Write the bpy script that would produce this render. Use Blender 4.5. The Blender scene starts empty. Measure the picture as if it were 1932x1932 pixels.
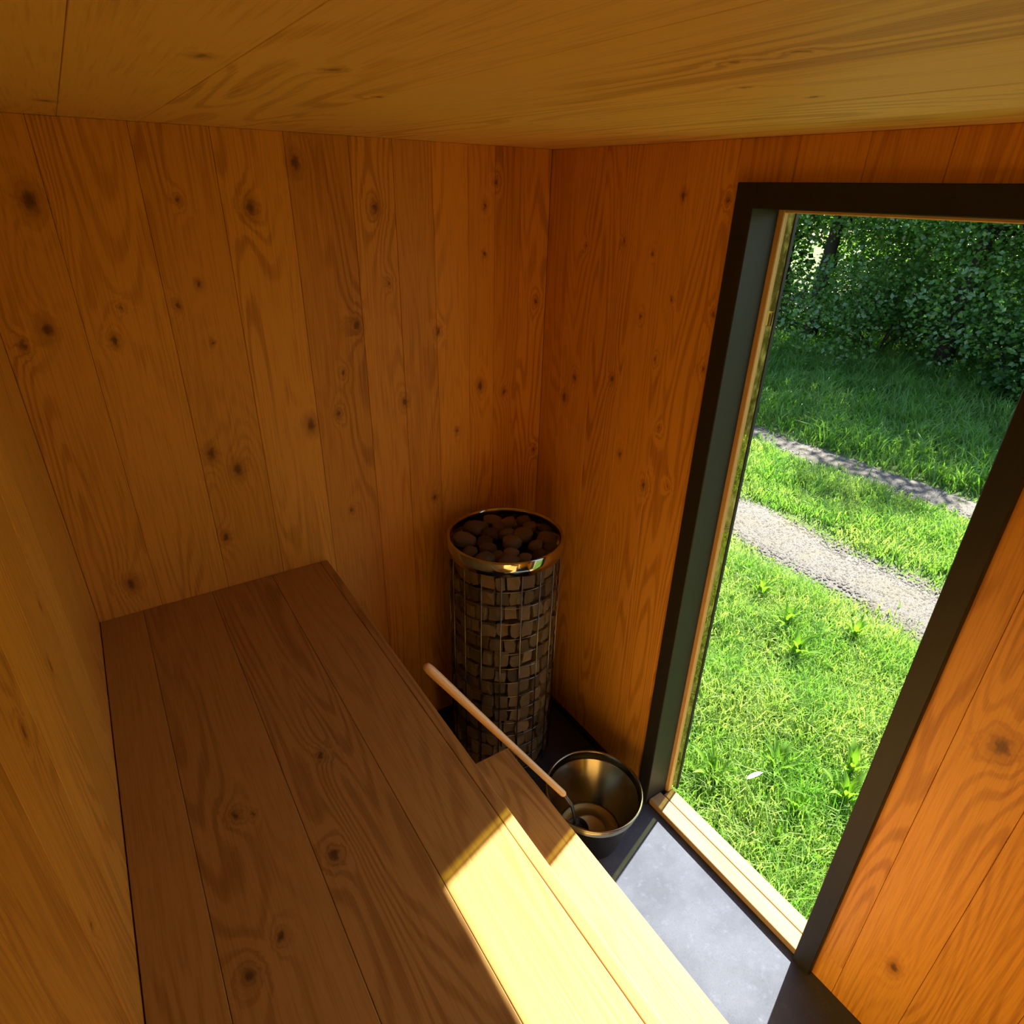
import bpy, bmesh, math, random
import numpy as np
from mathutils import Vector, Matrix, Euler

# ------------------------------------------------------------------ camera, sky, sun, exposure
scene = bpy.context.scene
C = bpy.data.collections.new('scene_objects'); scene.collection.children.link(C)
random.seed(7); RNG = np.random.default_rng(11)

def make_camera():
    yaw, pitch, roll, f = math.radians(33.8046), math.radians(-27.2069), math.radians(1.5024), 1179.76
    fw = Vector((math.sin(yaw)*math.cos(pitch), math.cos(yaw)*math.cos(pitch), math.sin(pitch)))
    rt = Vector((math.cos(yaw), -math.sin(yaw), 0)); up = rt.cross(fw)
    rt2 = rt*math.cos(roll)+up*math.sin(roll); up2 = -rt*math.sin(roll)+up*math.cos(roll)
    cd = bpy.data.cameras.new('camera'); cam = bpy.data.objects.new('camera', cd); C.objects.link(cam)
    m = Matrix((rt2, up2, -fw)).transposed().to_4x4(); m.translation = Vector((0.1713, -1.7856, 1.9854))
    cam.matrix_world = m
    cd.sensor_width = 36; cd.lens = f/1932*36; cd.clip_start = 0.01; cd.clip_end = 300
    scene.camera = cam
make_camera()

SUN_AZ, SUN_EL = math.atan(0.317), math.radians(42.3)
world = bpy.data.worlds.new('sky'); scene.world = world; world.use_nodes = True
wn = world.node_tree.nodes; bg = wn['Background']
sky = wn.new('ShaderNodeTexSky'); sky.sky_type = 'NISHITA'; sky.sun_disc = False
sky.sun_elevation = SUN_EL; sky.sun_rotation = math.pi/2-SUN_AZ; sky.air_density = 1.0; sky.dust_density = 1.5
world.node_tree.links.new(sky.outputs[0], bg.inputs[0]); bg.inputs[1].default_value = 0.17
sd_ = bpy.data.lights.new('sun', 'SUN'); sd_.energy = 14.0; sd_.angle = math.radians(0.6); sd_.color = (1.0, 0.93, 0.79)
sun = bpy.data.objects.new('sun', sd_); C.objects.link(sun)
sdir = Vector((-math.cos(SUN_EL)*math.cos(SUN_AZ), -math.cos(SUN_EL)*math.sin(SUN_AZ), -math.sin(SUN_EL)))
sun.rotation_euler = sdir.to_track_quat('-Z', 'Y').to_euler(); sun.location = (6, 2, 6)
vs = scene.view_settings; vs.view_transform = 'Standard'; vs.look = 'None'; vs.gamma = 1.0; vs.use_curve_mapping = False
vs.exposure = 1.12
scene.cycles.max_bounces = 8; scene.cycles.diffuse_bounces = 6; scene.cycles.glossy_bounces = 3
scene.cycles.adaptive_threshold = 0.03
scene.cycles.transparent_max_bounces = 24; scene.cycles.sample_clamp_indirect = 6.0
scene.cycles.caustics_reflective = False; scene.cycles.caustics_refractive = False

# ------------------------------------------------------------------ dimensions (metres, back-left floor corner at the origin)
W, H, YF = 1.480, 2.100, -2.60          # right wall, ceiling, front wall
HB, BD = 0.895, 0.643                   # upper bench height, depth
HS, SD, YE = 0.557, 0.895, -0.714       # lower bench height, front edge, far end
YL, YR, ZT = -0.785, -1.395, 1.962      # door opening: left, right, top
GZ = -0.35                              # ground outside

# ------------------------------------------------------------------ helpers
def link(o, parent=None):
    C.objects.link(o)
    if parent is not None: o.parent = parent
    return o
def tag(o, label=None, cat=None, group=None, kind=None):
    if label: o['label'] = label
    if cat: o['category'] = cat
    if group: o['group'] = group
    if kind: o['kind'] = kind
    return o
def empty(name, loc=(0, 0, 0)):
    o = bpy.data.objects.new(name, None); o.location = loc; o.empty_display_size = 0.05
    return link(o)
def mesh_obj(name, verts, faces, mat, parent=None, smooth=False):
    me = bpy.data.meshes.new(name); me.from_pydata([tuple(v) for v in verts], [], faces); me.update()
    if mat: me.materials.append(mat)
    if smooth:
        for p in me.polygons: p.use_smooth = True
    return link(bpy.data.objects.new(name, me), parent)
def bm_obj(name, bm, mat, parent=None, smooth=False):
    bmesh.ops.recalc_face_normals(bm, faces=bm.faces)
    me = bpy.data.meshes.new(name); bm.to_mesh(me); bm.free()
    if mat: me.materials.append(mat)
    if smooth:
        for p in me.polygons: p.use_smooth = True
    return link(bpy.data.objects.new(name, me), parent)
def box_bm(x0, x1, y0, y1, z0, z1, bev=0.0, seg=1, bm=None):
    b = bmesh.new(); bmesh.ops.create_cube(b, size=1)
    for v in b.verts:
        v.co = Vector(((x0+x1)/2+v.co.x*(x1-x0), (y0+y1)/2+v.co.y*(y1-y0), (z0+z1)/2+v.co.z*(z1-z0)))
    if bev > 0: bmesh.ops.bevel(b, geom=b.edges[:], offset=bev, segments=seg, affect='EDGES', profile=0.5)
    return b
def box(name, x0, x1, y0, y1, z0, z1, mat, parent=None, bev=0.0, seg=1):
    """box mesh with its origin at its own centre"""
    c = Vector(((x0+x1)/2, (y0+y1)/2, (z0+z1)/2))
    b = box_bm(x0-c.x, x1-c.x, y0-c.y, y1-c.y, z0-c.z, z1-c.z, bev, seg)
    o = bm_obj(name, b, mat, parent); o.location = c - (parent.location if parent is not None else Vector())
    return o
def lathe(name, prof, n, mat, parent=None, closed=False, smooth=True):
    verts, faces = [], []
    m = len(prof)
    for i in range(n):
        a = 2*math.pi*i/n
        for r, z in prof: verts.append((r*math.cos(a), r*math.sin(a), z))
    for i in range(n):
        j = (i+1) % n
        for k in range(m if closed else m-1):
            l = (k+1) % m
            faces.append((i*m+k, j*m+k, j*m+l, i*m+l))
    o = mesh_obj(name, verts, faces, mat, parent, smooth)
    b = bmesh.new(); b.from_mesh(o.data); bmesh.ops.remove_doubles(b, verts=b.verts, dist=1e-6)
    bmesh.ops.recalc_face_normals(b, faces=b.faces); b.to_mesh(o.data); b.free()
    return o
def tube_mesh(path, radii, n=10, cap=True):
    path = [Vector(p) for p in path]; verts, faces = [], []
    prev = None
    for i, p in enumerate(path):
        t = (path[min(i+1, len(path)-1)]-path[max(i-1, 0)]).normalized()
        if prev is None:
            a = t.orthogonal().normalized()
        else:
            a = (prev - t*prev.dot(t)).normalized()
        prev = a; b = t.cross(a)
        r = radii[i] if hasattr(radii, '__len__') else radii
        for k in range(n):
            th = 2*math.pi*k/n; verts.append(p+(a*math.cos(th)+b*math.sin(th))*r)
    for i in range(len(path)-1):
        for k in range(n):
            l = (k+1) % n; faces.append((i*n+k, i*n+l, (i+1)*n+l, (i+1)*n+k))
    if cap:
        faces.append(tuple(range(n))[::-1]); faces.append(tuple((len(path)-1)*n+k for k in range(n)))
    return verts, faces

# ------------------------------------------------------------------ node materials
def schlick(g):
    lw = g.n.new('ShaderNodeLayerWeight'); return g.math('ADD', g.math('MULTIPLY', g.math('POWER', lw.outputs['Facing'], 5.0), 0.96), 0.04)
class NT:
    def __init__(s, name):
        s.m = bpy.data.materials.new(name); s.m.use_nodes = True; s.t = s.m.node_tree
        s.n = s.t.nodes; s.n.clear(); s.out = s.n.new('ShaderNodeOutputMaterial')
    def put(s, sock, v):
        if isinstance(v, bpy.types.NodeSocket): s.t.links.new(v, sock)
        elif v is not None: sock.default_value = v
    def math(s, op, a, b=None, c=None, clamp=False):
        n = s.n.new('ShaderNodeMath'); n.operation = op; n.use_clamp = clamp
        s.put(n.inputs[0], a); s.put(n.inputs[1], b); s.put(n.inputs[2], c); return n.outputs[0]
    def vec(s, op, a, b=None, out=0):
        n = s.n.new('ShaderNodeVectorMath'); n.operation = op; s.put(n.inputs[0], a); s.put(n.inputs[1], b)
        return n.outputs['Value'] if op in ('LENGTH', 'DISTANCE', 'DOT_PRODUCT') else n.outputs[0]
    def comb(s, x, y, z):
        n = s.n.new('ShaderNodeCombineXYZ'); s.put(n.inputs[0], x); s.put(n.inputs[1], y); s.put(n.inputs[2], z); return n.outputs[0]
    def sep(s, v):
        n = s.n.new('ShaderNodeSeparateXYZ'); s.put(n.inputs[0], v); return n.outputs
    def noise(s, v, scale, detail=2, rough=0.5, dist=0.0, color=False):
        n = s.n.new('ShaderNodeTexNoise'); s.put(n.inputs['Vector'], v); n.inputs['Scale'].default_value = scale
        n.inputs['Detail'].default_value = detail; n.inputs['Roughness'].default_value = rough; n.inputs['Distortion'].default_value = dist
        return n.outputs['Color' if color else 'Fac']
    def ramp(s, f, a, b, c=0.0, d=1.0, smooth=True):
        n = s.n.new('ShaderNodeMapRange'); n.interpolation_type = 'SMOOTHSTEP' if smooth else 'LINEAR'
        s.put(n.inputs[0], f); n.inputs[1].default_value = a; n.inputs[2].default_value = b
        n.inputs[3].default_value = c; n.inputs[4].default_value = d; return n.outputs[0]
    def mix(s, f, a, b, mode='MIX'):
        n = s.n.new('ShaderNodeMix'); n.data_type = 'RGBA'; n.blend_type = mode
        s.put(n.inputs[0], f)
        for k, v in ((6, a), (7, b)):
            if isinstance(v, bpy.types.NodeSocket): s.t.links.new(v, n.inputs[k])
            else: n.inputs[k].default_value = (*v, 1) if len(v) == 3 else v
        return n.outputs[2]
    def bump(s, h, strength=0.3, dist=0.002):
        n = s.n.new('ShaderNodeBump'); n.inputs['Strength'].default_value = strength; n.inputs['Distance'].default_value = dist
        s.put(n.inputs['Height'], h); return n.outputs[0]
    def principled(s, color, rough=0.5, metal=0.0, spec=0.5, normal=None, **kw):
        n = s.n.new('ShaderNodeBsdfPrincipled')
        if isinstance(color, bpy.types.NodeSocket): s.t.links.new(color, n.inputs['Base Color'])
        else: n.inputs['Base Color'].default_value = (*color, 1)
        s.put(n.inputs['Roughness'], rough); s.put(n.inputs['Metallic'], metal); n.inputs['Specular IOR Level'].default_value = spec
        if normal is not None: s.t.links.new(normal, n.inputs['Normal'])
        for k, v in kw.items(): n.inputs[k].default_value = v
        return n.outputs[0]
    def done(s, sh):
        s.t.links.new(sh, s.out.inputs['Surface']); return s.m
    def pos(s): return s.n.new('ShaderNodeNewGeometry').outputs['Position']
    def obj(s): return s.n.new('ShaderNodeTexCoord').outputs['Object']
    def rnd(s): return s.n.new('ShaderNodeObjectInfo').outputs['Random']

def wood(name, across, along, light, dark, knots=(), freq=20.0, contrast=0.5, tone=(0.84, 1.08), rough=0.42, spec=0.35, stretch=0.09, nscale=8.0, bias=0.06):
    g = NT(name); P = g.pos(); R = g.rnd()
    xyz = g.sep(P); ax = 'XYZ'.index(across); al = 'XYZ'.index(along); dp = 3-ax-al
    a = g.math('ADD', xyz[ax], g.math('MULTIPLY', R, 13.7)); l = g.math('ADD', xyz[al], g.math('MULTIPLY', R, 29.3))
    V = g.comb(a, g.math('MULTIPLY', l, stretch), xyz[dp])
    n1 = g.noise(V, nscale, 1.5, 0.45)
    K = None
    sc = [1.0, 1.0, 1.0]; sc[al] = 0.62
    if knots:
        wob = g.vec('SCALE', g.vec('SUBTRACT', g.noise(P, 70, 3, color=True), (0.5, 0.5, 0.5)))
        wob.node.inputs['Scale'].default_value = 0.02
        PS = g.vec('MULTIPLY', g.vec('ADD', P, wob), tuple(sc))
        for kx, ky, kz, r in knots:
            q = g.math('DIVIDE', g.vec('DISTANCE', PS, (kx*sc[0], ky*sc[1], kz*sc[2])), r*0.8)
            K = q if K is None else g.math('MINIMUM', K, q)
        ring = g.math('EXPONENT', g.math('MULTIPLY', K, -0.42))
        n1 = g.math('ADD', n1, g.math('MULTIPLY', ring, 0.22))
    bands = g.math('SINE', g.math('MULTIPLY', n1, 6.283*freq))
    bands = g.ramp(bands, -0.4, 1.0)
    bmask = g.ramp(g.noise(g.comb(a, g.math('MULTIPLY', l, 0.25), 3.3), 5.0, 1), 0.38, 0.66)
    bands = g.math('MULTIPLY', bands, g.math('ADD', g.math('MULTIPLY', bmask, 0.8), 0.2))
    streak = g.noise(g.comb(a, g.math('MULTIPLY', l, 0.025), 1.7), 230, 2, 0.65)
    big = g.noise(g.comb(a, g.math('MULTIPLY', l, 0.3), 5.1), 4.0, 2)
    f = g.math('ADD', g.math('MULTIPLY', bands, contrast), g.math('MULTIPLY', g.math('SUBTRACT', streak, 0.5), 1.3))
    f = g.math('ADD', f, g.math('MULTIPLY', g.math('SUBTRACT', big, 0.5), 0.6))
    f = g.math('ADD', f, bias, clamp=True)
    col = g.mix(f, light, dark)
    tn = g.math('ADD', g.math('MULTIPLY', g.math('FRACT', g.math('MULTIPLY', R, 7.31)), tone[1]-tone[0]), tone[0])
    col = g.mix(1.0, col, g.comb(tn, g.math('POWER', tn, 1.25), g.math('POWER', tn, 1.5)), 'MULTIPLY')
    if K is not None:
        halo = g.ramp(K, 3.0, 0.9, 0.0, 0.45); core = g.ramp(g.math('ADD', K, g.math('MULTIPLY', streak, 0.8)), 1.7, 0.7, 0.0, 0.9)
        kd = tuple(c*0.36 for c in dark)
        col = g.mix(halo, col, tuple(c*0.8 for c in dark)); col = g.mix(core, col, kd)
    ro = g.math('ADD', g.math('MULTIPLY', streak, 0.2), rough-0.1)
    return g.done(g.principled(col, ro, 0, spec, g.bump(streak, 0.28, 0.0012)))

WL, WD = (0.80, 0.415, 0.062), (0.41, 0.152, 0.017)
KB = [(0.125,0.000,1.943,0.0182),(0.086,0.000,1.680,0.0140),(0.034,0.000,1.649,0.0083),(0.211,0.000,1.643,0.0089),(0.242,0.000,1.718,0.0047),(0.418,0.000,1.761,0.0073),(0.362,0.000,1.715,0.0073),(0.424,0.000,1.619,0.0051),(0.409,0.000,1.947,0.0057),(0.569,0.000,1.932,0.0140),(0.690,0.000,2.033,0.0150),(0.894,0.000,1.935,0.0120),(0.813,0.000,1.631,0.0130),(0.759,0.000,1.498,0.0060),(0.731,0.000,1.378,0.0090),(0.647,0.000,1.357,0.0160),(1.073,0.000,1.591,0.0080),(0.919,0.000,1.740,0.0057),(0.948,0.000,1.383,0.0100),(0.367,0.000,1.323,0.0140),(0.427,0.000,1.262,0.0150),(0.741,0.000,1.051,0.0070),(0.359,0.000,1.061,0.0100),(1.132,0.000,1.252,0.0070),(1.039,0.000,1.024,0.0080),(1.241,0.000,1.943,0.0074),(1.238,0.000,1.810,0.0063),(1.224,0.000,1.397,0.0120),(1.319,0.000,1.363,0.0080),(1.280,0.000,2.006,0.0061),(1.456,0.000,1.123,0.0070),(1.440,0.000,1.656,0.0080),(0.098,0.000,0.987,0.0140)]
KR = [(1.480,-0.194,1.843,0.0045),(1.480,-0.360,1.866,0.0050),(1.480,-0.477,1.843,0.0045),(1.480,-0.458,1.677,0.0050),(1.480,-0.565,1.738,0.0050),(1.480,-0.560,1.984,0.0077),(1.480,-0.699,1.977,0.0055),(1.480,-0.711,1.722,0.0055),(1.480,-0.534,1.571,0.0045),(1.480,-0.367,1.474,0.0090),(1.480,-0.708,1.583,0.0048),(1.480,-0.136,1.357,0.0120),(1.480,-0.184,1.437,0.0090),(1.480,-0.436,1.249,0.0078),(1.480,-0.584,1.381,0.0052),(1.480,-0.554,1.188,0.0095),(1.480,-0.649,1.223,0.0045),(1.480,-1.585,1.033,0.0180),(1.480,-1.600,0.280,0.0130)]
KN = [(0.186,-0.829,0.895,0.0080),(0.215,-0.844,0.895,0.0050),(0.319,-1.008,0.895,0.0100),(0.143,-1.131,0.895,0.0105),(0.371,-0.773,0.895,0.0080),(0.199,-1.100,0.895,0.0065)]
KC = [(0.464,-0.969,2.100,0.0094),(0.748,-1.288,2.100,0.0061),(0.884,-1.192,2.100,0.0050),(1.009,-1.199,2.100,0.0054),(0.750,-1.358,2.100,0.0048),(0.593,-0.784,2.100,0.0061),(0.330,-0.957,2.100,0.0100),(0.195,-0.322,2.100,0.0124)]
KL = [(0.000,-0.696,1.381,0.0076),(0.000,-0.792,1.328,0.0089),(0.000,-1.054,1.424,0.0085),(0.000,-1.133,1.168,0.0060)]
M = {}
M['wood_back'] = wood('wood_back', 'X', 'Z', WL, WD, KB)
M['wood_right'] = wood('wood_right', 'Y', 'Z', WL, WD, KR, tone=(0.88, 1.02))
M['wood_left'] = wood('wood_left', 'Y', 'Z', WL, WD, KL)
M['wood_ceiling'] = wood('wood_ceiling', 'X', 'Y', (0.94, 0.66, 0.18), (0.52, 0.25, 0.04), KC, freq=12, nscale=6.5, contrast=0.6, stretch=0.13, bias=-0.05, spec=0.9, rough=0.5)  # paler than the wall wood: missing upward daylight is put into the colour
M['wood_bench'] = wood('wood_bench', 'X', 'Y', (0.45, 0.265, 0.072), (0.27, 0.132, 0.030), KN, tone=(0.95, 1.03), contrast=0.6, spec=0.2, rough=0.5)
M['wood_bench_side'] = wood('wood_bench_side', 'Y', 'Z', (0.55, 0.32, 0.10), (0.37, 0.18, 0.05))
M['wood_sill'] = wood('wood_sill', 'X', 'Y', (0.36, 0.26, 0.13), (0.25, 0.155, 0.058), spec=0.12, rough=0.65, contrast=0.5, tone=(0.97, 1.03))
M['wood_liner'] = wood('wood_liner', 'X', 'Z', (0.72, 0.50, 0.20), (0.55, 0.34, 0.11), contrast=0.4, tone=(0.97, 1.03))

def dark_frame():
    g = NT('dark_frame'); P = g.pos()
    n = g.noise(g.vec('MULTIPLY', P, (60, 60, 3)), 3, 3)
    col = g.mix(n, (0.017, 0.018, 0.016), (0.029, 0.030, 0.026))
    return g.done(g.principled(col, 0.5, 0, 0.25, g.bump(n, 0.15, 0.001)))
M['frame'] = dark_frame()
def backing():
    g = NT('backing_dark'); n = g.noise(g.pos(), 20, 2)
    return g.done(g.principled(g.mix(n, (0.03, 0.014, 0.006), (0.05, 0.022, 0.01)), 0.8, 0, 0.2))
M['backing'] = backing()
def slate():
    g = NT('slate_floor'); P = g.pos()
    n = g.noise(P, 5, 5, 0.6); s = g.noise(P, 28, 4, 0.65); fine = g.noise(P, 190, 3, 0.6)
    col = g.mix(g.ramp(n, 0.3, 0.7), (0.042, 0.052, 0.078), (0.066, 0.080, 0.115))
    col = g.mix(g.ramp(s, 0.5, 0.85, 0, 0.75), col, (0.110, 0.13, 0.175))
    col = g.mix(g.ramp(fine, 0.45, 0.75, 0, 0.35), col, (0.036, 0.038, 0.046))
    return g.done(g.principled(col, g.math('ADD', g.math('MULTIPLY', s, 0.3), 0.55), 0, 0.2, g.bump(fine, 0.25, 0.0008)))
M['slate'] = slate()
def metal(name, color, rough, var=0.1, scale=40):
    g = NT(name); n = g.noise(g.obj(), scale, 3)
    return g.done(g.principled(g.mix(n, tuple(c*0.85 for c in color), color), g.math('ADD', g.math('MULTIPLY', n, var), rough-var/2), 1.0, 0.5))
M['steel'] = metal('polished_steel', (0.50, 0.49, 0.44), 0.08, 0.05)
M['rod'] = metal('rod_steel', (0.30, 0.28, 0.25), 0.22)
M['bucket'] = metal('bucket_metal', (0.34, 0.32, 0.23), 0.2, 0.14, 25)
M['bucket_bottom'] = metal('bucket_bottom_metal', (0.50, 0.43, 0.15), 0.4, 0.15, 30)
M['ladle_metal'] = metal('ladle_metal', (0.12, 0.11, 0.115), 0.4)
def stone():
    g = NT('stove_stone'); o = g.obj(); R = g.rnd()
    n = g.noise(g.vec('ADD', o, g.comb(g.math('MULTIPLY', R, 31.0), R, R)), 55, 5, 0.6)
    b = g.mix(g.math('FRACT', g.math('MULTIPLY', R, 5.7)), (0.09, 0.068, 0.042), (0.33, 0.255, 0.155))
    col = g.mix(g.ramp(n, 0.3, 0.75), g.mix(1.0, b, (0.35, 0.33, 0.30), 'MULTIPLY'), b)
    return g.done(g.principled(col, 0.62, 0, 0.4, g.bump(n, 0.6, 0.004)))
M['stone'] = stone()
def dark_core():  # near-black filler for the cylinder behind the stones and the base ring
    g = NT('stove_core'); n = g.noise(g.obj(), 30, 2)
    return g.done(g.principled(g.mix(n, (0.008, 0.007, 0.006), (0.02, 0.018, 0.015)), 0.8))
M['core'] = dark_core()
def handle():
    g = NT('ladle_wood'); o = g.obj(); s = g.sep(o)
    n = g.noise(g.comb(s[0], s[1], g.math('MULTIPLY', s[2], 0.04)), 160, 3)
    return g.done(g.principled(g.mix(n, (0.76, 0.50, 0.22), (0.88, 0.64, 0.34)), 0.38, 0, 0.45))
M['handle'] = handle()
def glass():
    g = NT('door_glass'); fr = schlick(g)
    n = g.noise(g.pos(), 3, 1)
    tr = g.n.new('ShaderNodeBsdfTransparent'); tr.inputs[0].default_value = (0.86, 0.93, 0.86, 1)
    gl = g.n.new('ShaderNodeBsdfGlossy'); gl.inputs['Roughness'].default_value = 0.01
    g.t.links.new(g.ramp(n, 0.3, 0.7, 0.01, 0.025), gl.inputs['Roughness'])
    mx = g.n.new('ShaderNodeMixShader'); g.t.links.new(fr, mx.inputs[0]); g.t.links.new(tr.outputs[0], mx.inputs[1]); g.t.links.new(gl.outputs[0], mx.inputs[2])
    return g.done(mx.outputs[0])
M['glass'] = glass()
def smeared_glass():
    g = NT('smeared_glass'); xyz = g.sep(g.pos()); n = g.noise(g.comb(xyz[0], g.math('MULTIPLY', xyz[1], 3.0), xyz[2]), 22, 4, 0.6)
    fr = schlick(g)
    tr = g.n.new('ShaderNodeBsdfTransparent'); tr.inputs[0].default_value = (0.40, 0.40, 0.18, 1)
    gl = g.n.new('ShaderNodeBsdfGlossy'); gl.inputs['Roughness'].default_value = 0.03
    df = g.n.new('ShaderNodeBsdfTranslucent'); df.inputs[0].default_value = (0.45, 0.44, 0.25, 1)
    m1 = g.n.new('ShaderNodeMixShader'); g.t.links.new(g.ramp(n, 0.45, 0.75, 0.01, 0.12), m1.inputs[0]); g.t.links.new(tr.outputs[0], m1.inputs[1]); g.t.links.new(df.outputs[0], m1.inputs[2])
    mx = g.n.new('ShaderNodeMixShader'); g.t.links.new(fr, mx.inputs[0]); g.t.links.new(m1.outputs[0], mx.inputs[1]); g.t.links.new(gl.outputs[0], mx.inputs[2])
    return g.done(mx.outputs[0])
M['door_glass'] = smeared_glass()
def leaf_mat(name, c1, c2, trans=0.45, rough=0.38, spec=0.5, attr=False):
    g = NT(name)
    at = g.n.new('ShaderNodeAttribute'); at.attribute_name = 'tint'
    n = g.noise(g.pos(), 1.4, 2)
    f = g.math('ADD', g.math('MULTIPLY', at.outputs['Fac'], 0.7), g.math('MULTIPLY', n, 0.3), clamp=True)
    col = g.mix(f, c1, c2)
    p = g.principled(col, rough, 0, spec)
    t = g.n.new('ShaderNodeBsdfTranslucent'); g.t.links.new(g.mix(1.0, col, (1.25, 1.35, 0.6), 'MULTIPLY'), t.inputs[0])
    mx = g.n.new('ShaderNodeMixShader'); mx.inputs[0].default_value = trans
    g.t.links.new(p, mx.inputs[1]); g.t.links.new(t.outputs[0], mx.inputs[2])
    return g.done(mx.outputs[0])
M['grass'] = leaf_mat('grass_blade', (0.075, 0.25, 0.02), (0.37, 0.46, 0.17), 0.42, 0.27)
M['weed'] = leaf_mat('weed_leaf', (0.08, 0.24, 0.02), (0.19, 0.33, 0.04), 0.42, 0.34)
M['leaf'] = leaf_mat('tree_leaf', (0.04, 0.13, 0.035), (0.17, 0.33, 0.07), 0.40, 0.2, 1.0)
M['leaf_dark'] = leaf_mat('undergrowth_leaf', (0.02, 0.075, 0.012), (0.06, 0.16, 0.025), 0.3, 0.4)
M['pale_leaf'] = leaf_mat('fallen_leaf', (0.60, 0.62, 0.45), (0.75, 0.75, 0.6), 0.2, 0.5)
def bark():
    g = NT('bark'); n = g.noise(g.vec('MULTIPLY', g.pos(), (9, 9, 2)), 4, 4)
    return g.done(g.principled(g.mix(n, (0.018, 0.013, 0.009), (0.06, 0.045, 0.03)), 0.85, 0, 0.3, g.bump(n, 0.6, 0.02)))
M['bark'] = bark()
def soil():
    g = NT('lawn_soil'); P = g.pos(); n = g.noise(P, 3, 4); f = g.noise(P, 60, 4, 0.7)
    col = g.mix(g.ramp(f, 0.35, 0.7), (0.035, 0.070, 0.012), (0.10, 0.16, 0.03))
    col = g.mix(g.ramp(n, 0.55, 0.75, 0, 0.5), col, (0.11, 0.10, 0.05))
    return g.done(g.principled(col, 0.9, 0, 0.2, g.bump(f, 0.5, 0.01)))
M['soil'] = soil()
def gravel():
    g = NT('gravel'); P = g.pos(); n = g.noise(P, 110, 4, 0.7); b = g.noise(P, 4, 3)
    col = g.mix(g.ramp(n, 0.3, 0.7), (0.055, 0.052, 0.047), (0.18, 0.172, 0.164)); col = g.mix(g.ramp(b, 0.45, 0.7, 0, 0.4), col, (0.13, 0.118, 0.08))
    return g.done(g.principled(col, 0.9, 0, 0.2, g.bump(n, 0.8, 0.006)))
M['gravel'] = gravel()

# ------------------------------------------------------------------ room shell: backing slabs with one mesh per plank
TH = 0.018   # plank thickness
G = 0.0004   # half joint
def planked(name, label, slab, planks, mat, bev=0.0008):
    """slab = backing box, planks = list of boxes"""
    s = box(name, *slab, M['backing']); tag(s, label, name.split('_')[0], kind='structure')
    for b in planks: box('plank', *b, mat, s, bev=bev)
    return s
# back wall (inner face y=0)
jb = [0, .157, .338, .503, .669, .832, .952, 1.068, 1.184, 1.276, 1.369, W]
planked('wall_back', 'orange-brown knotty plank wall behind the stone stove', (-0.12, W+0.12, TH, 0.12, GZ+0.25, H+0.1),
        [(jb[i]+G, jb[i+1]-G, 0.0, TH, 0.0, H) for i in range(len(jb)-1)], M['wood_back'])
# left wall (inner face x=0)
jl = [0.0]
while jl[-1] > YF+0.02: jl.append(max(jl[-1]-0.166, YF))
planked('wall_left', 'plank wall along the left side of the long bench', (-0.12, -TH, YF, TH, GZ+0.25, H+0.1),
        [(-TH, 0.0, jl[i+1]+G, jl[i]-G, 0.0, H) for i in range(len(jl)-1)], M['wood_left'])
# front wall, behind the camera
jf = [0]
while jf[-1] < W-0.02: jf.append(min(jf[-1]+0.165, W))
planked('wall_front', 'plank wall behind the viewer facing the stove', (-0.12, W+0.12, YF-0.12, YF-TH, GZ+0.25, H+0.1),
        [(jf[i]+G, jf[i+1]-G, YF-TH, YF, 0.0, H) for i in range(len(jf)-1)], M['wood_back'])
# right wall with the doorway
FO = 0.052                                  # visible frame width
yl, yr, zt = YL+FO-0.01, YR-FO+0.01, ZT+FO-0.01   # hole in the wall
bR = bmesh.new()
wr = empty('wall_right', (W, 0, 0)); tag(wr, 'plank wall with the open doorway on the right', 'wall', kind='structure')
WY0, WY1, WZ0, WZ1 = -2.46, -1.98, 0.40, 1.962     # added unseen window near the front wall, brightens the room
for k, sl in enumerate([(W+TH, W+0.10, yl, TH, GZ+0.25, H+0.1), (W+TH, W+0.10, WY1, yr, GZ+0.25, H+0.1), (W+TH, W+0.10, YF, WY0, GZ+0.25, H+0.1),
                        (W+TH, W+0.10, WY0, WY1, GZ+0.25, WZ0), (W+TH, W+0.10, WY0, WY1, WZ1, H+0.1), (W+TH, W+0.10, yr, yl, zt, H+0.1)]):
    box('backing_board', *sl, M['backing'], wr)
jr = [0.0, -0.11, -0.26, -0.41, -0.56, -0.71, -0.86, -1.01, -1.16, -1.31, -1.51, -1.66, -1.82, -1.98, -2.14, -2.30, -2.46, YF]
for i in range(len(jr)-1):
    a, b = jr[i]-G, jr[i+1]+G               # a > b
    if a < WY1+0.01 and b > WY0-0.01:
        box('plank', W, W+TH, b, a, 0.0, WZ0, M['wood_right'], wr, 0.0008); box('plank', W, W+TH, b, a, WZ1, H, M['wood_right'], wr, 0.0008)
    elif b >= yl or a <= yr:
        box('plank', W, W+TH, b, a, 0.0, H, M['wood_right'], wr, 0.0008)
    else:
        if a > yl: box('plank', W, W+TH, yl, a, 0.0, zt, M['wood_right'], wr)
        if b < yr:
            box('plank', W, W+TH, b, yr, 0.0, 0.118, M['wood_right'], wr, 0.0008)
            box('plank', W, W+TH, b, yr, 0.1186, zt, M['wood_right'], wr, 0.0008)
        box('plank', W, W+TH, b, a, zt, H, M['wood_right'], wr, 0.0008)
# ceiling (inner face z=H), boards run along y
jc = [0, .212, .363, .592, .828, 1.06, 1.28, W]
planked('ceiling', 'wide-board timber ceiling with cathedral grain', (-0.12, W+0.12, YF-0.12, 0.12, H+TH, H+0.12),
        [(jc[i]+G, jc[i+1]-G, YF, 0.0, H, H+TH) for i in range(len(jc)-1)], M['wood_ceiling'], 0.0006)
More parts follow.
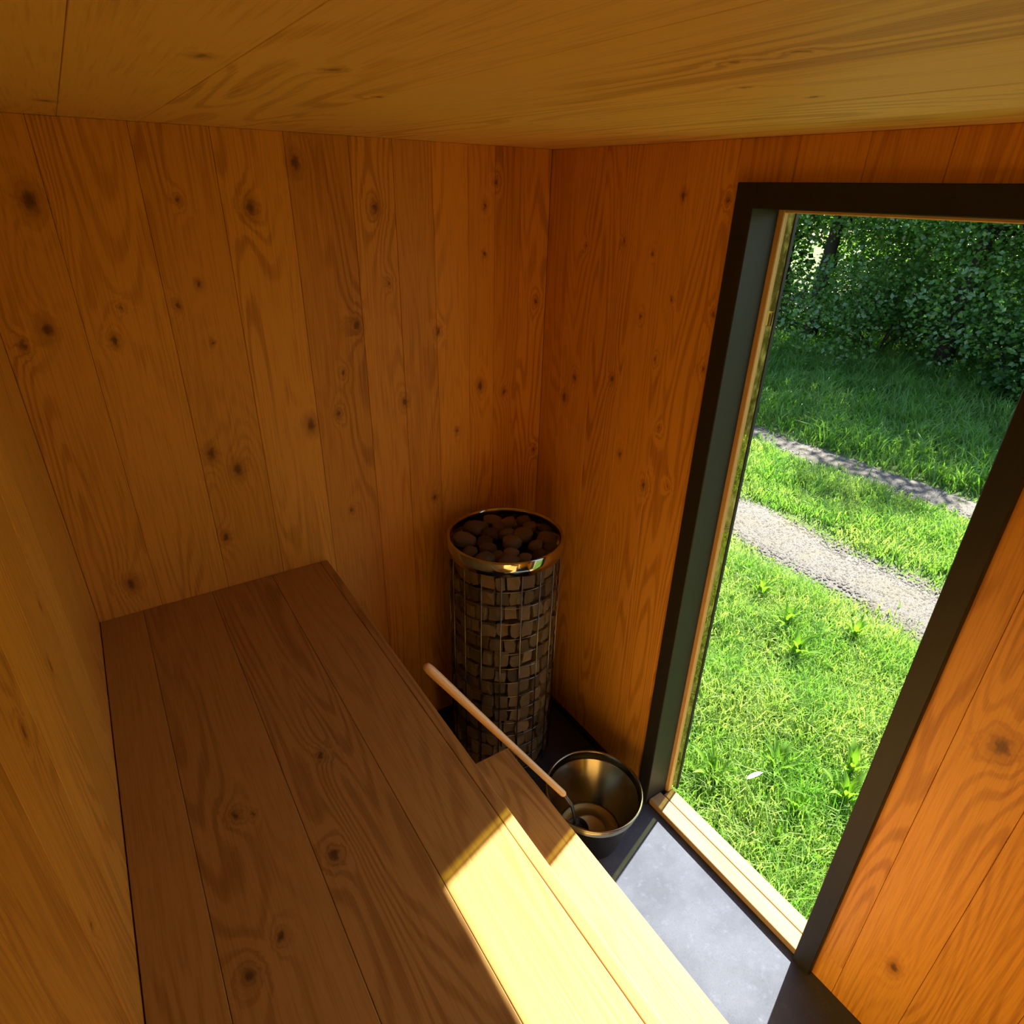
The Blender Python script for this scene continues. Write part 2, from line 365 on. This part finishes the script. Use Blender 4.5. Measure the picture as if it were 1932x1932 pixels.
# floor
fl = box('floor', -0.12, W+0.10, YF-0.12, 0.12, GZ, 0.0, M['slate']); tag(fl, 'dark slate-grey floor with a bright sunlit strip', 'floor', kind='structure')
bb = box('baseboard_right', W-0.012, W, yl, 0.0, 0.0, 0.035, M['frame'], bev=0.002); tag(bb, 'low dark skirting beside the stove', 'baseboard', kind='structure')
bk = box('baseboard_back', BD-0.06, W-0.012, -0.012, 0.0, 0.0, 0.035, M['frame'], bev=0.002); tag(bk, 'low dark skirting behind the stove', 'baseboard', kind='structure')

# ------------------------------------------------------------------ doorway
XF = W-0.018                               # room face of the frame, proud of the planks
XI = 1.560
fr = empty('trim_1', (W, (YL+YR)/2, 0)); tag(fr, 'black door frame around the open doorway', 'door frame', kind='structure')
box('jamb', XF, XI, YL, YL+FO, 0.0, ZT+FO, M['frame'], fr, 0.002)
box('jamb', XF, XI, YR-FO, YR, 0.0, ZT+FO, M['frame'], fr, 0.002)
box('head_jamb', XF, XI, YR+0.0005, YL-0.0005, ZT, ZT+FO, M['frame'], fr, 0.002)
ln = empty('trim_2', (XI, (YL+YR)/2, 0)); tag(ln, 'pale wooden door stop lining the outer doorway', 'door lining', kind='structure')
XO = 1.578
box('lining_post', XI+0.0005, XO, YL-0.014, YL+0.02, 0.0, ZT+0.01, M['wood_liner'], ln, 0.002)
box('lining_post', XI+0.0005, XO, YR-0.02, YR+0.012, 0.0, ZT+0.01, M['wood_liner'], ln, 0.002)
box('lining_head', XI+0.0005, XO, YR+0.0125, YL-0.0145, ZT-0.008, ZT+0.01, M['wood_liner'], ln, 0.002)
box('casing_board', XO+0.003, XO+0.018, YR-0.09, YR-0.004, 0.0, ZT+0.02, M['wood_liner'], ln, 0.002)
wi = empty('added_window_1', (W+0.05, (WY0+WY1)/2, WZ0)); tag(wi, 'added unseen window with a black frame, letting in extra daylight', 'window', kind='structure')  # out of view, added to bring more daylight onto ceiling and left wall
box('added_window_frame', XF, XI, WY0, WY0+0.045, WZ0, WZ1, M['frame'], wi, 0.002); box('added_window_frame', XF, XI, WY1-0.045, WY1, WZ0, WZ1, M['frame'], wi, 0.002)
box('added_window_frame', XF, XI, WY0+0.0455, WY1-0.0455, WZ0, WZ0+0.045, M['frame'], wi, 0.002); box('added_window_frame', XF, XI, WY0+0.0455, WY1-0.0455, WZ1-0.045, WZ1, M['frame'], wi, 0.002)
box('pane', XI-0.02, XI-0.012, WY0+0.0458, WY1-0.0458, WZ0+0.0458, WZ1-0.0458, M['glass'], wi)
si = empty('trim_3', (XI, (YL+YR)/2, 0)); tag(si, 'sunlit pale wooden threshold at the foot of the doorway', 'threshold', kind='structure')
box('sill_board', W-0.004, 1.532, YR+0.0008, YL-0.0008, 0.0005, 0.026, M['wood_sill'], si, 0.004, 2)
box('sill_board', 1.5370, 1.584, YR+0.0125, YL-0.0145, -0.012, 0.022, M['wood_sill'], si, 0.003, 2)

# sliding glass door, pushed open along the outside of the wall; only its free edge shows
DX = 1.5915; DY = -0.813
dr = empty('door_1', (DX, DY, 0)); tag(dr, 'sliding glass door pushed open, a narrow strip showing beside the lining', 'door', kind='structure')
box('glass_pane', DX-0.004, DX+0.004, DY+0.0042, DY+0.66, 0.030, ZT+0.03, M['door_glass'], dr)
box('edge_seal', DX-0.005, DX+0.005, DY, DY+0.004, 0.030, ZT+0.03, M['frame'], dr)
pl = box('edge_pull', DX-0.009, DX-0.0045, DY+0.006, DY+0.020, 1.70, 1.735, M['steel'], dr, 0.001)
rail = box('slide_rail', DX-0.008, DX+0.008, YR-0.05, YL+0.70, ZT+0.0305, ZT+0.06, M['frame'], dr, 0.001)

# ------------------------------------------------------------------ benches
ub = empty('upper_bench', (0, YF, HB)); tag(ub, 'long upper bench of wide boards with one sunlit corner', 'bench')
ju = [0.002, .108, .290, .465, .617, BD]
for i in range(5):
    box('bench_board', ju[i]+0.0004, ju[i+1]-0.0004, YF+0.002, -0.002, HB-0.034, HB, M['wood_bench'], ub, 0.0011 if i < 4 else 0.0022, 2)
box('front_panel', BD-0.10, BD-0.078, YF+0.002, -0.002, 0.0, HB-0.0345, M['wood_bench_side'], ub, 0.002)
box('wall_batten', 0.002, 0.04, YF+0.004, -0.004, HB-0.09, HB-0.0345, M['wood_bench_side'], ub, 0.002)
lb = empty('lower_bench', (0.7, YF, HS)); tag(lb, 'lower step bench beneath the front edge of the upper bench', 'bench')
js = [BD-0.076, 0.705, SD]
for i in range(2):
    box('bench_board', js[i]+0.0008, js[i+1]-0.0008, YF+0.002, YE, HS-0.034, HS, M['wood_bench'], lb, 0.0022, 2)
box('front_panel', SD-0.06, SD-0.04, YF+0.002, YE-0.03, 0.0, HS-0.0345, M['wood_bench_side'], lb, 0.002)
box('end_panel', BD-0.076, SD-0.0605, YE-0.05, YE-0.03, 0.0, HS-0.0345, M['wood_bench_side'], lb, 0.002)

# ------------------------------------------------------------------ stove
SX, SY, SR, SZ = 1.171, -0.257, 0.1945, 0.967
st = empty('sauna_stove', (SX, SY, 0)); tag(st, 'tall round sauna stove, a steel cage packed with stones, in the corner', 'stove')
lathe('core', [(0.0, 0.03), (0.125, 0.03), (0.125, 0.90), (0.0, 0.90)], 24, M['core'], st, smooth=False)
lathe('base_ring', [(0.150, 0.0), (0.186, 0.0), (0.186, 0.04), (0.150, 0.04)], 48, M['core'], st, closed=True, smooth=False)
band = lathe('top_band', [(SR-0.006, 0.918), (SR, 0.918), (SR+0.0008, 0.94), (SR+0.0005, 0.962), (SR-0.001, 0.967), (SR-0.005, 0.968), (SR-0.010, 0.964), (SR-0.012, 0.958), (SR-0.008, 0.920)], 96, M['steel'], st, closed=True)
def stone_meshes(n, round_=False):
    out = []
    for k in range(n):
        b = bmesh.new()
        if round_:
            bmesh.ops.create_icosphere(b, subdivisions=2, radius=0.5)
            ph = Vector((random.random()*9, random.random()*9, random.random()*9))
            for v in b.verts:
                c = v.co.copy(); s = 1+0.16*math.sin(c.x*5+ph.x)+0.13*math.sin(c.y*6+ph.y)+0.1*math.sin(c.z*7+ph.z+c.x*4)
                v.co = Vector((max(-.44, min(.44, c.x*s*1.06)), max(-.44, min(.44, c.y*s*1.06)), max(-.42, min(.40, c.z*s))))
        else:
            bmesh.ops.create_cube(b, size=1); bmesh.ops.subdivide_edges(b, edges=b.edges[:], cuts=1, use_grid_fill=True)
            for v in b.verts:
                m = sorted(abs(c) for c in v.co); 
                if m[1] > 0.4: v.co *= 0.90 if m[0] > 0.4 else 0.955
                v.co += Vector((random.uniform(-.06, .06), random.uniform(-.07, .07), random.uniform(-.06, .06)))
        bmesh.ops.recalc_face_normals(b, faces=b.faces)
        me = bpy.data.meshes.new('stone'); b.to_mesh(me); b.free(); me.materials.append(M['stone'])
        if round_:
            for p in me.polygons: p.use_smooth = True
        out.append(me)
    return out
SM = stone_meshes(9); TM = stone_meshes(6, True)
rows, cols = 14, 24; z0, z1 = 0.042, 0.916; rh = (z1-z0)/rows
camdir = math.atan2(-1.786-SY, 0.171-SX)
rear_v, rear_f = [], []
for r in range(rows):
    off = random.uniform(-.25, .25); cuts = [(c+off+random.uniform(-.16, .16)) for c in range(cols)]
    for c in range(cols):
        a0 = 2*math.pi*cuts[c]/cols; a1 = 2*math.pi*((cuts[c+1]) if c < cols-1 else cuts[0]+cols)/cols
        a = (a0+a1)/2; rad = 0.183-0.0225+random.uniform(-0.008, 0.003)
        w = (a1-a0)*0.172-0.003; hh = rh*random.uniform(.80, 1.02)
        me = random.choice(SM)
        mt = Matrix.Translation((rad*math.cos(a), rad*math.sin(a), z0+(r+.5)*rh+random.uniform(-.006, .006))) @ Euler((random.uniform(-.08, .08), random.uniform(-.1, .1), a+random.uniform(-.12, .12))).to_matrix().to_4x4() @ Matrix.Diagonal((0.045, w, hh, 1))
        d = (a-camdir+math.pi) % (2*math.pi)-math.pi
        if abs(d) < math.radians(104):
            o = bpy.data.objects.new('stone', me); link(o, st); o.matrix_local = mt
        else:
            n0 = len(rear_v); rear_v += [mt @ v.co for v in me.vertices]; rear_f += [tuple(n0+i for i in p.vertices) for p in me.polygons]
tag(mesh_obj('rear_stones', rear_v, rear_f, M['stone'], st), kind='stuff')
# stones heaped inside the top ring
pts = []
for t in range(6000):
    a, rr = random.random()*2*math.pi, 0.168*math.sqrt(random.random()); s = random.uniform(.050, .082)
    if rr+s*0.42 > 0.180: continue
    if all(math.hypot(rr*math.cos(a)-x, rr*math.sin(a)-y) > (s+q)*0.42 for x, y, q in pts): pts.append((rr*math.cos(a), rr*math.sin(a), s))
for x, y, s in pts:
    o = bpy.data.objects.new('stone', random.choice(TM)); link(o, st); o.location = (x, y, 0.940+random.uniform(-.004, .005))
    o.rotation_euler = (random.uniform(-.2, .2), random.uniform(-.2, .2), random.random()*6.3); o.scale = (s*1.12, s*random.uniform(.85, 1.05), s*0.62)
RR = 0.1895
for k in range(18):
    a = camdir+0.30+2*math.pi*k/18
    v, f = tube_mesh([(RR*math.cos(a), RR*math.sin(a), 0.02), (RR*math.cos(a), RR*math.sin(a), 0.922)], 0.0018, 8)
    mesh_obj('rod', v, f, M['rod'], st, True)
for r in range(0, rows):
    z = z0+r*rh; prof = [(RR-0.0032+0.0012*math.cos(t), z+0.0012*math.sin(t)) for t in np.linspace(0, 2*math.pi, 7)[:-1]]
    lathe('ring', prof, 64, M['rod'], st, closed=True)

# ------------------------------------------------------------------ bucket and ladle
BX, BY, BZ = 1.216, -0.758, 0.220
bu = empty('metal_bucket', (BX, BY, 0.0)); tag(bu, 'open round metal bucket on the floor between stove and doorway', 'bucket')
wall = [(0.098, 0.001), (0.108, 0.006), (0.150, 0.180), (0.1545, 0.184), (0.1555, 0.189), (0.1525, 0.194), (0.156, 0.214)]
rim = [(0.1585+0.0045*math.cos(t), BZ-0.003+0.0045*math.sin(t)) for t in np.linspace(-2.2, 3.0, 9)]
inner = [(r-0.0022, z+0.001) for r, z in wall[::-1]]
lathe('body', wall+rim+inner, 72, M['bucket'], bu)
lathe('bottom', [(0.0, 0.012), (0.052, 0.012), (0.056, 0.015), (0.060, 0.012), (0.092, 0.012), (0.100, 0.018), (0.1060, 0.018), (0.104, 0.008), (0.098, 0.0005), (0.0, 0.003)], 64, M['bucket_bottom'], bu)
L0, U0 = Vector((1.036, -0.812, 0.372)), Vector((0.724, -0.564, 0.822))
ld = empty('sauna_ladle', L0); tag(ld, 'pale wooden ladle handle slanting from the metal bucket over the step', 'ladle')
dv = U0-L0; ln_ = dv.length; q = dv.to_track_quat('Z', 'Y')
prof = [(0, -0.008), (0.006, -0.0065), (0.0092, -0.002), (0.0100, 0.006), (0.0098, 0.15*ln_), (0.0106, 0.45*ln_), (0.0125, 0.75*ln_), (0.0140, 0.93*ln_), (0.0138, 0.98*ln_), (0.0115, ln_+0.004), (0.0065, ln_+0.009), (0.0, ln_+0.0105)]
hd = lathe('handle', prof, 24, M['handle'], ld); hd.rotation_mode = 'QUATERNION'; hd.rotation_quaternion = q
tp = [Vector((0, 0, 0)), Vector((0.030, -0.010, -0.062)), Vector((0.048, -0.008, -0.128)), Vector((0.058, 0.0, -0.190)), Vector((0.068, 0.01, -0.245))]
v, f = tube_mesh(tp, [0.006, 0.0055, 0.005, 0.005, 0.0045], 10); mesh_obj('tang', v, f, M['ladle_metal'], ld, True)
bp = [(0.0, -0.030), (0.022, -0.027), (0.036, -0.016), (0.042, 0.0), (0.0405, 0.0), (0.0345, -0.0145), (0.021, -0.0252), (0.0, -0.028)]
bo = lathe('bowl', bp, 32, M['ladle_metal'], ld); bo.location = (0.092, 0.022, -0.262); bo.rotation_euler = (0.15, -0.35, 0)

# ------------------------------------------------------------------ outside: ground, tracks
gv, gf = [], []
gx = np.concatenate([np.linspace(W+0.101, 9, 24), np.linspace(10, 40, 10)]); gy = np.linspace(-22, 30, 40)
for x in gx:
    for y in gy: gv.append((x, y, GZ-0.02))
for i in range(len(gx)-1):
    for j in range(len(gy)-1):
        k = i*len(gy)+j; gf.append((k, k+len(gy), k+len(gy)+1, k+1))
gr = mesh_obj('ground', gv, gf, M['soil']); tag(gr, 'green lawn ground outside the doorway', 'ground', kind='structure')
def wavy(y, s, amp): return amp*(math.sin(y*2.1+s)+0.6*math.sin(y*5.3+s*2)+0.4*math.sin(y*11.7+s*3))
def track(name, x0, x1, label, s):
    v, f = [], []; ys = np.linspace(-12, 16, 240); n = 5
    for y in ys:
        a, b = x0+wavy(y, s, .035), x1+wavy(y, s+4, .045)
        for k in range(n): t = k/(n-1); v.append((a+(b-a)*t, y, GZ-0.024+0.022*math.sin(t*math.pi)**0.6))
    for i in range(len(ys)-1):
        for k in range(n-1): q_ = i*n+k; f.append((q_, q_+1, q_+n+1, q_+n))
    o = mesh_obj(name, v, f, M['gravel']); tag(o, label, 'path'); return o
TR = [(3.90, 4.62, 1.0), (5.92, 6.36, 2.5)]
track('gravel_track', TR[0][0], TR[0][1], 'pale sunlit gravel wheel track across the lawn', 1.0)
track('gravel_track', TR[1][0], TR[1][1], 'bluish shaded gravel wheel track nearest the trees', 2.5)

# ------------------------------------------------------------------ grass
def vnoise(x, y, s):
    return np.sin(x*s*1.7+1.3)*np.sin(y*s*2.1+0.7)+0.6*np.sin(x*s*3.9+y*s*2.3)+0.5*np.sin(y*s*5.1-x*s*3.1+2)
def blades(name, x, y, h, wd, label, mat, lean=0.55, tint=None):
    n = len(x); a = RNG.random(n)*2*math.pi; la = RNG.random(n)*2*math.pi
    le = lean*(0.3+RNG.random(n))*h; dx, dy = np.cos(a)*wd/2, np.sin(a)*wd/2
    lx, ly = np.cos(la)*le, np.sin(la)*le; z = np.full(n, GZ-0.02)
    P = np.zeros((n, 5, 3))
    P[:, 0] = np.stack([x-dx, y-dy, z], 1); P[:, 1] = np.stack([x+dx, y+dy, z], 1)
    mx, my, mz = x+lx*.35, y+ly*.35, z+h*.62
    P[:, 2] = np.stack([mx+dx*.8, my+dy*.8, mz], 1); P[:, 3] = np.stack([mx-dx*.8, my-dy*.8, mz], 1)
    P[:, 4] = np.stack([x+lx, y+ly, z+h*(1-.25*le/h)], 1)
    return mesh_np(name, P.reshape(-1, 3), np.array([[0, 1, 2, 3], [3, 2, 4, -1]]), 5, n, mat, tint if tint is not None else RNG.random(n), label)
def mesh_np(name, verts, pat, nv, n, mat, tint, label=None, parent=None):
    me = bpy.data.meshes.new(name); me.vertices.add(len(verts)); me.vertices.foreach_set('co', verts.astype(np.float32).ravel())
    base = (np.arange(n)*nv)[:, None]; loops, starts, tot = [], [], 0
    sizes = [int((r >= 0).sum()) for r in pat]; per = sum(sizes)
    lp = np.concatenate([base+r[r >= 0][None, :] for r in pat], 1)
    me.loops.add(lp.size); me.loops.foreach_set('vertex_index', lp.astype(np.int32).ravel())
    offs = np.cumsum([0]+sizes[:-1]); ls = (np.arange(n)*per)[:, None]+offs[None, :]
    me.polygons.add(ls.size); me.polygons.foreach_set('loop_start', ls.astype(np.int32).ravel())
    at = me.attributes.new('tint', 'FLOAT', 'POINT'); at.data.foreach_set('value', np.repeat(tint, nv).astype(np.float32))
    me.update(calc_edges=True); me.validate(); me.materials.append(mat)
    o = bpy.data.objects.new(name, me); link(o, parent); return o
def in_track(x, y, pad):
    d = np.full(len(x), 9.0)
    for a, b, s in TR:
        c, w = (a+b)/2, (b-a)/2; d = np.minimum(d, np.abs(x-c+0.03*np.sin(y*4+s))-w)
    return d
def scatter(x0, x1, y0, y1, dens):
    n = int((x1-x0)*(y1-y0)*dens); return x0+(x1-x0)*RNG.random(n), y0+(y1-y0)*RNG.random(n)
def wedge(x, y, m=1.2):       # keep what can be seen through the doorway, with a margin for a step aside
    lo = -1.9-(x-W)*0.45-m*0.3; hi = -0.75+(x-W)*1.05+m
    return (y > lo) & (y < hi)
def grass_patch(name, x0, x1, y0, y1, dens, h0, h1, wd, label, ts=1.0):
    x, y = scatter(x0, x1, y0, y1, dens); keep = wedge(x, y)
    d = in_track(x, y, 0)+0.10*vnoise(x, y, 3.1)*0.6; pr = np.clip((d+0.24)/0.42, 0.03, 1)**2.2; keep &= RNG.random(len(x)) < pr
    x, y = x[keep], y[keep]; q_ = vnoise(x, y, 2.2); h = (h0+(h1-h0)*RNG.random(len(x))**1.5)*(1+0.28*np.clip(q_, -1, 1.5))
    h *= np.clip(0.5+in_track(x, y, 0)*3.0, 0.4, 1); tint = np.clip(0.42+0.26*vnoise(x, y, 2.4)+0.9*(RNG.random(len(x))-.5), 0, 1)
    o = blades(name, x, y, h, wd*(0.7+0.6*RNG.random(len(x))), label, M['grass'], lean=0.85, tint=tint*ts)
    tag(o, label, 'grass', kind='stuff'); return o
grass_patch('lawn_grass', W+0.14, 3.95, -4.5, 4, 8000, 0.05, 0.15, 0.0055, 'bright sunlit grass between the threshold and the gravel track')
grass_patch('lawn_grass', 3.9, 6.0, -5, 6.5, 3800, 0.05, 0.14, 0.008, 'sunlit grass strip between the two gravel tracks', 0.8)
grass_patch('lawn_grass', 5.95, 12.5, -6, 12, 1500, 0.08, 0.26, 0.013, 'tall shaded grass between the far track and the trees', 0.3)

def pebbles(x0, x1, n, label):
    y = -4+9*RNG.random(n); x = x0+(x1-x0)*RNG.random(n); k = wedge(x, y); x, y = x[k], y[k]; n = len(x)
    sz = 0.006+0.012*RNG.random(n)**2; a = RNG.random(n)*6.283
    base = np.array([[1, 0, 0], [0, 1, 0], [-1, 0, 0], [0, -1, 0], [0, 0, .7]])
    R_ = np.stack([np.stack([np.cos(a), -np.sin(a)], 1), np.stack([np.sin(a), np.cos(a)], 1)], 1)
    P = np.zeros((n, 5, 3)); P[:, :, :2] = np.einsum('nij,kj->nki', R_, base[:, :2])*sz[:, None, None]*(0.7+0.6*RNG.random((n, 5, 1))); P[:, :, 2] = base[None, :, 2]*sz[:, None]
    P += np.stack([x, y, GZ-0.026+0.022*np.sin(np.clip((x-x0)/(x1-x0), 0.02, 0.98)*math.pi)**0.6], 1)[:, None, :]
    o = mesh_np('gravel_stones', P.reshape(-1, 3), np.array([[0, 1, 4], [1, 2, 4], [2, 3, 4], [3, 0, 4]]), 5, n, M['gravel'], RNG.random(n)); tag(o, label, 'gravel', kind='stuff')
pebbles(3.88, 4.66, 16000, 'loose pale gravel lying on the sunlit track')
pebbles(5.92, 6.36, 6000, 'loose grey gravel lying on the shaded track')

# broad-leaved weeds standing in the lawn
def leaf_shape(n=7):
    v, f = [], []
    for i in range(n):
        t = i/(n-1); w = 0.5*math.sin(math.pi*min(1, t*0.93+0.07))**0.8*(1-0.35*t); zz = 0.35*math.sin(t*2.2); xx = t
        v += [(xx, -w*0.42, zz+0.05*w), (xx, 0, zz-0.02), (xx, w*0.42, zz+0.05*w)]
    for i in range(n-1):
        for k in range(2): q_ = i*3+k; f.append((q_, q_+3, q_+4, q_+1))
    me = bpy.data.meshes.new('leaf'); me.from_pydata(v, [], f); me.materials.append(M['weed'])
    for p in me.polygons: p.use_smooth = True
    at = me.attributes.new('tint', 'FLOAT', 'POINT'); at.data.foreach_set('value', [0.6]*len(v)); return me
LM = leaf_shape()
def weed(x, y, n, s, label):
    w = empty('broadleaf_weed', (x, y, GZ-0.015)); tag(w, label, 'weed', 'broad-leaved weeds in the lawn')
    for k in range(n):
        o = bpy.data.objects.new('leaf', LM); link(o, w); a = 2*math.pi*k/n*1.0+random.uniform(-.4, .4); L = s*random.uniform(.7, 1.15)
        o.rotation_euler = (0, -random.uniform(.35, 1.0), a); o.scale = (L, L*random.uniform(.4, .6), L); o.location = (0.01*math.cos(a), 0.01*math.sin(a), 0)
weed(2.05, -0.67, 15, 0.16, 'leafy weed in the grass nearest the glass door')
weed(2.20, -0.98, 14, 0.14, 'leafy weed by the pale fallen leaf')
weed(2.02, -1.02, 9, 0.10, 'small leafy weed closest to the threshold')
weed(3.10, -0.35, 15, 0.17, 'leafy weed in the middle of the near lawn')
weed(3.45, 0.15, 15, 0.17, 'leafy weed before the pale gravel track, near the edge of the glass door')
weed(3.60, -0.42, 10, 0.14, 'leafy weed just before the pale gravel track')
weed(2.32, -0.80, 15, 0.15, 'bright leafy weed just beyond the pale fallen leaf')
weed(2.45, -1.05, 14, 0.15, 'narrow-leaved weed halfway along the dark door jamb')
weed(3.30, -0.15, 14, 0.16, 'leafy weed between the middle weed and the pale gravel track')
weed(2.62, -0.98, 10, 0.14, 'leafy weed beside the dark door jamb in the near lawn')
fo = bpy.data.objects.new('fallen_leaf', LM.copy()); fo.data.materials.clear(); fo.data.materials.append(M['pale_leaf']); link(fo)
fo.location = (2.10, -0.79, GZ+0.085); fo.scale = (0.085, 0.055, 0.05); fo.rotation_euler = (0.2, 0, -0.25)
tag(fo, 'single pale whitish leaf lying on the near grass', 'leaf')

# ------------------------------------------------------------------ trees
def leaf_cloud(centres, rad, n, size, flat=0.75):
    c = np.array(centres); k = RNG.integers(0, len(c), n); d = RNG.normal(size=(n, 3)); d /= np.linalg.norm(d, axis=1)[:, None]
    rr = rad*(0.25+0.75*RNG.random(n)**0.5); p = c[k]+d*rr[:, None]*np.array([1, 1, flat])
    u = RNG.normal(size=(n, 3)); u[:, 2] *= 0.5; u[:, 2] -= 0.35; u /= np.linalg.norm(u, axis=1)[:, None]
    w = np.cross(u, RNG.normal(size=(n, 3))); w /= np.linalg.norm(w, axis=1)[:, None]; nn = np.cross(u, w)
    s = size*(0.6+0.8*RNG.random(n))[:, None]
    P = np.stack([p, p+u*s*.5+w*s*.36+nn*s*.08, p+u*s, p+u*s*.5-w*s*.36+nn*s*.08], 1).reshape(-1, 3)
    return P, n
def tree(x, y, h, cr, label, leaves=24000, low=0.5, name='leafy_tree', trunk_r=0.11, mat='leaf', size=0.066, lean=(0, 0)):
    t = empty(name, (x, y, GZ-0.03)); tag(t, label, 'tree', 'trees beyond the far track')
    top = Vector((lean[0], lean[1], h*0.72)); p = [Vector((0, 0, -0.05)), Vector((lean[0]*.2, lean[1]*.2, h*.2)), Vector((lean[0]*.5+.06, lean[1]*.5-.05, h*.45)), top]
    v, f = tube_mesh(p, [trunk_r*1.25, trunk_r, trunk_r*.75, trunk_r*.3], 10); tk = mesh_obj('trunk', v, f, M['bark'], t, True)
    cs = []; nb = 9
    for k in range(nb):
        a = 2*math.pi*k/nb+random.uniform(-.3, .3); z = h*random.uniform(.25, .6); ro = cr*random.uniform(.55, .95)
        s = Vector((lean[0]*z/h, lean[1]*z/h, z)); e = Vector((ro*math.cos(a), ro*math.sin(a), z+h*random.uniform(.02, .2)-low*0.2)); m = (s+e)/2+Vector((0, 0, .15))
        v, f = tube_mesh([s, m, e], [trunk_r*.38, trunk_r*.25, trunk_r*.08], 6); mesh_obj('branch', v, f, M['bark'], tk, True)
        cs += [tuple(e), tuple(m)]
    for k in range(22):
        a = random.random()*6.283; rr = cr*math.sqrt(random.random()); zt_ = random.random()
        cs.append((rr*math.cos(a), rr*math.sin(a), low+(h-low-cr*.3)*zt_*(1-0.35*(rr/cr)**2)))
    P, n = leaf_cloud(cs, cr*0.38, leaves, size); P[:, 2] = np.maximum(P[:, 2], low*0.6)
    o = mesh_np('foliage', P, np.array([[0, 1, 2], [0, 2, 3]]), 4, n, M[mat], RNG.random(n), parent=t); o['kind'] = 'stuff'
    return t
tree(11.0, 4.9, 5.4, 1.9, 'leafy tree with the dark trunk showing beneath its crown', low=1.05)
tree(11.2, 2.7, 5.4, 2.1, 'leafy tree hanging low in the middle of the doorway view', low=0.35, leaves=30000)
tree(11.2, 0.2, 5.4, 2.0, 'leafy tree partly cut off by the dark door jamb', low=0.2, leaves=30000)
tree(10.6, 7.7, 5.2, 2.0, 'leafy tree seen beside the glass door', low=0.7)
tree(13.6, 3.4, 5.6, 2.4, 'taller tree behind the low-hanging middle tree', low=0.6, leaves=14000, size=0.12)
tree(13.8, 7.6, 5.6, 2.4, 'taller tree behind the one with the dark trunk', low=0.6, leaves=12000, size=0.12)
tree(13.9, -0.6, 5.6, 2.4, 'taller tree behind the tree by the door jamb', low=0.6, leaves=12000, size=0.12)
tree(11.0, -2.6, 5.2, 1.9, 'leafy tree hidden wholly past the dark door jamb', low=0.6, leaves=9000)
tree(14.2, 12.0, 5.8, 2.5, 'taller tree hidden behind the glass door', low=0.5, leaves=9000, size=0.13)
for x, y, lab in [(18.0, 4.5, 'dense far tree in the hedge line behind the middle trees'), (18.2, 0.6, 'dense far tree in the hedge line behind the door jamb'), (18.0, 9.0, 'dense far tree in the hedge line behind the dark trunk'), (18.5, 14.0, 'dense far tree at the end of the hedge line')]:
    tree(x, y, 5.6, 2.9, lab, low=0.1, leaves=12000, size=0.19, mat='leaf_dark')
def shrub(x, y, r, h, label, n=2600):
    s = empty('undergrowth_shrub', (x, y, GZ-0.03)); tag(s, label, 'shrub', 'dark shrubs under the trees')
    cs = [(random.uniform(-r, r)*.8, random.uniform(-r, r)*.8, random.uniform(.1, h*.75)) for k in range(14)]
    for k in range(5):
        e = cs[k]; v, f = tube_mesh([(0, 0, 0), (e[0]*.5, e[1]*.5, e[2]*.7), e], [.018, .013, .005], 5); mesh_obj('stem', v, f, M['bark'], s)
    P, m = leaf_cloud(cs, r*0.45, n, 0.075); P[:, 2] = np.maximum(P[:, 2], .01)
    o = mesh_np('foliage', P, np.array([[0, 1, 2], [0, 2, 3]]), 4, m, M['leaf_dark'], RNG.random(m), parent=s); o['kind'] = 'stuff'
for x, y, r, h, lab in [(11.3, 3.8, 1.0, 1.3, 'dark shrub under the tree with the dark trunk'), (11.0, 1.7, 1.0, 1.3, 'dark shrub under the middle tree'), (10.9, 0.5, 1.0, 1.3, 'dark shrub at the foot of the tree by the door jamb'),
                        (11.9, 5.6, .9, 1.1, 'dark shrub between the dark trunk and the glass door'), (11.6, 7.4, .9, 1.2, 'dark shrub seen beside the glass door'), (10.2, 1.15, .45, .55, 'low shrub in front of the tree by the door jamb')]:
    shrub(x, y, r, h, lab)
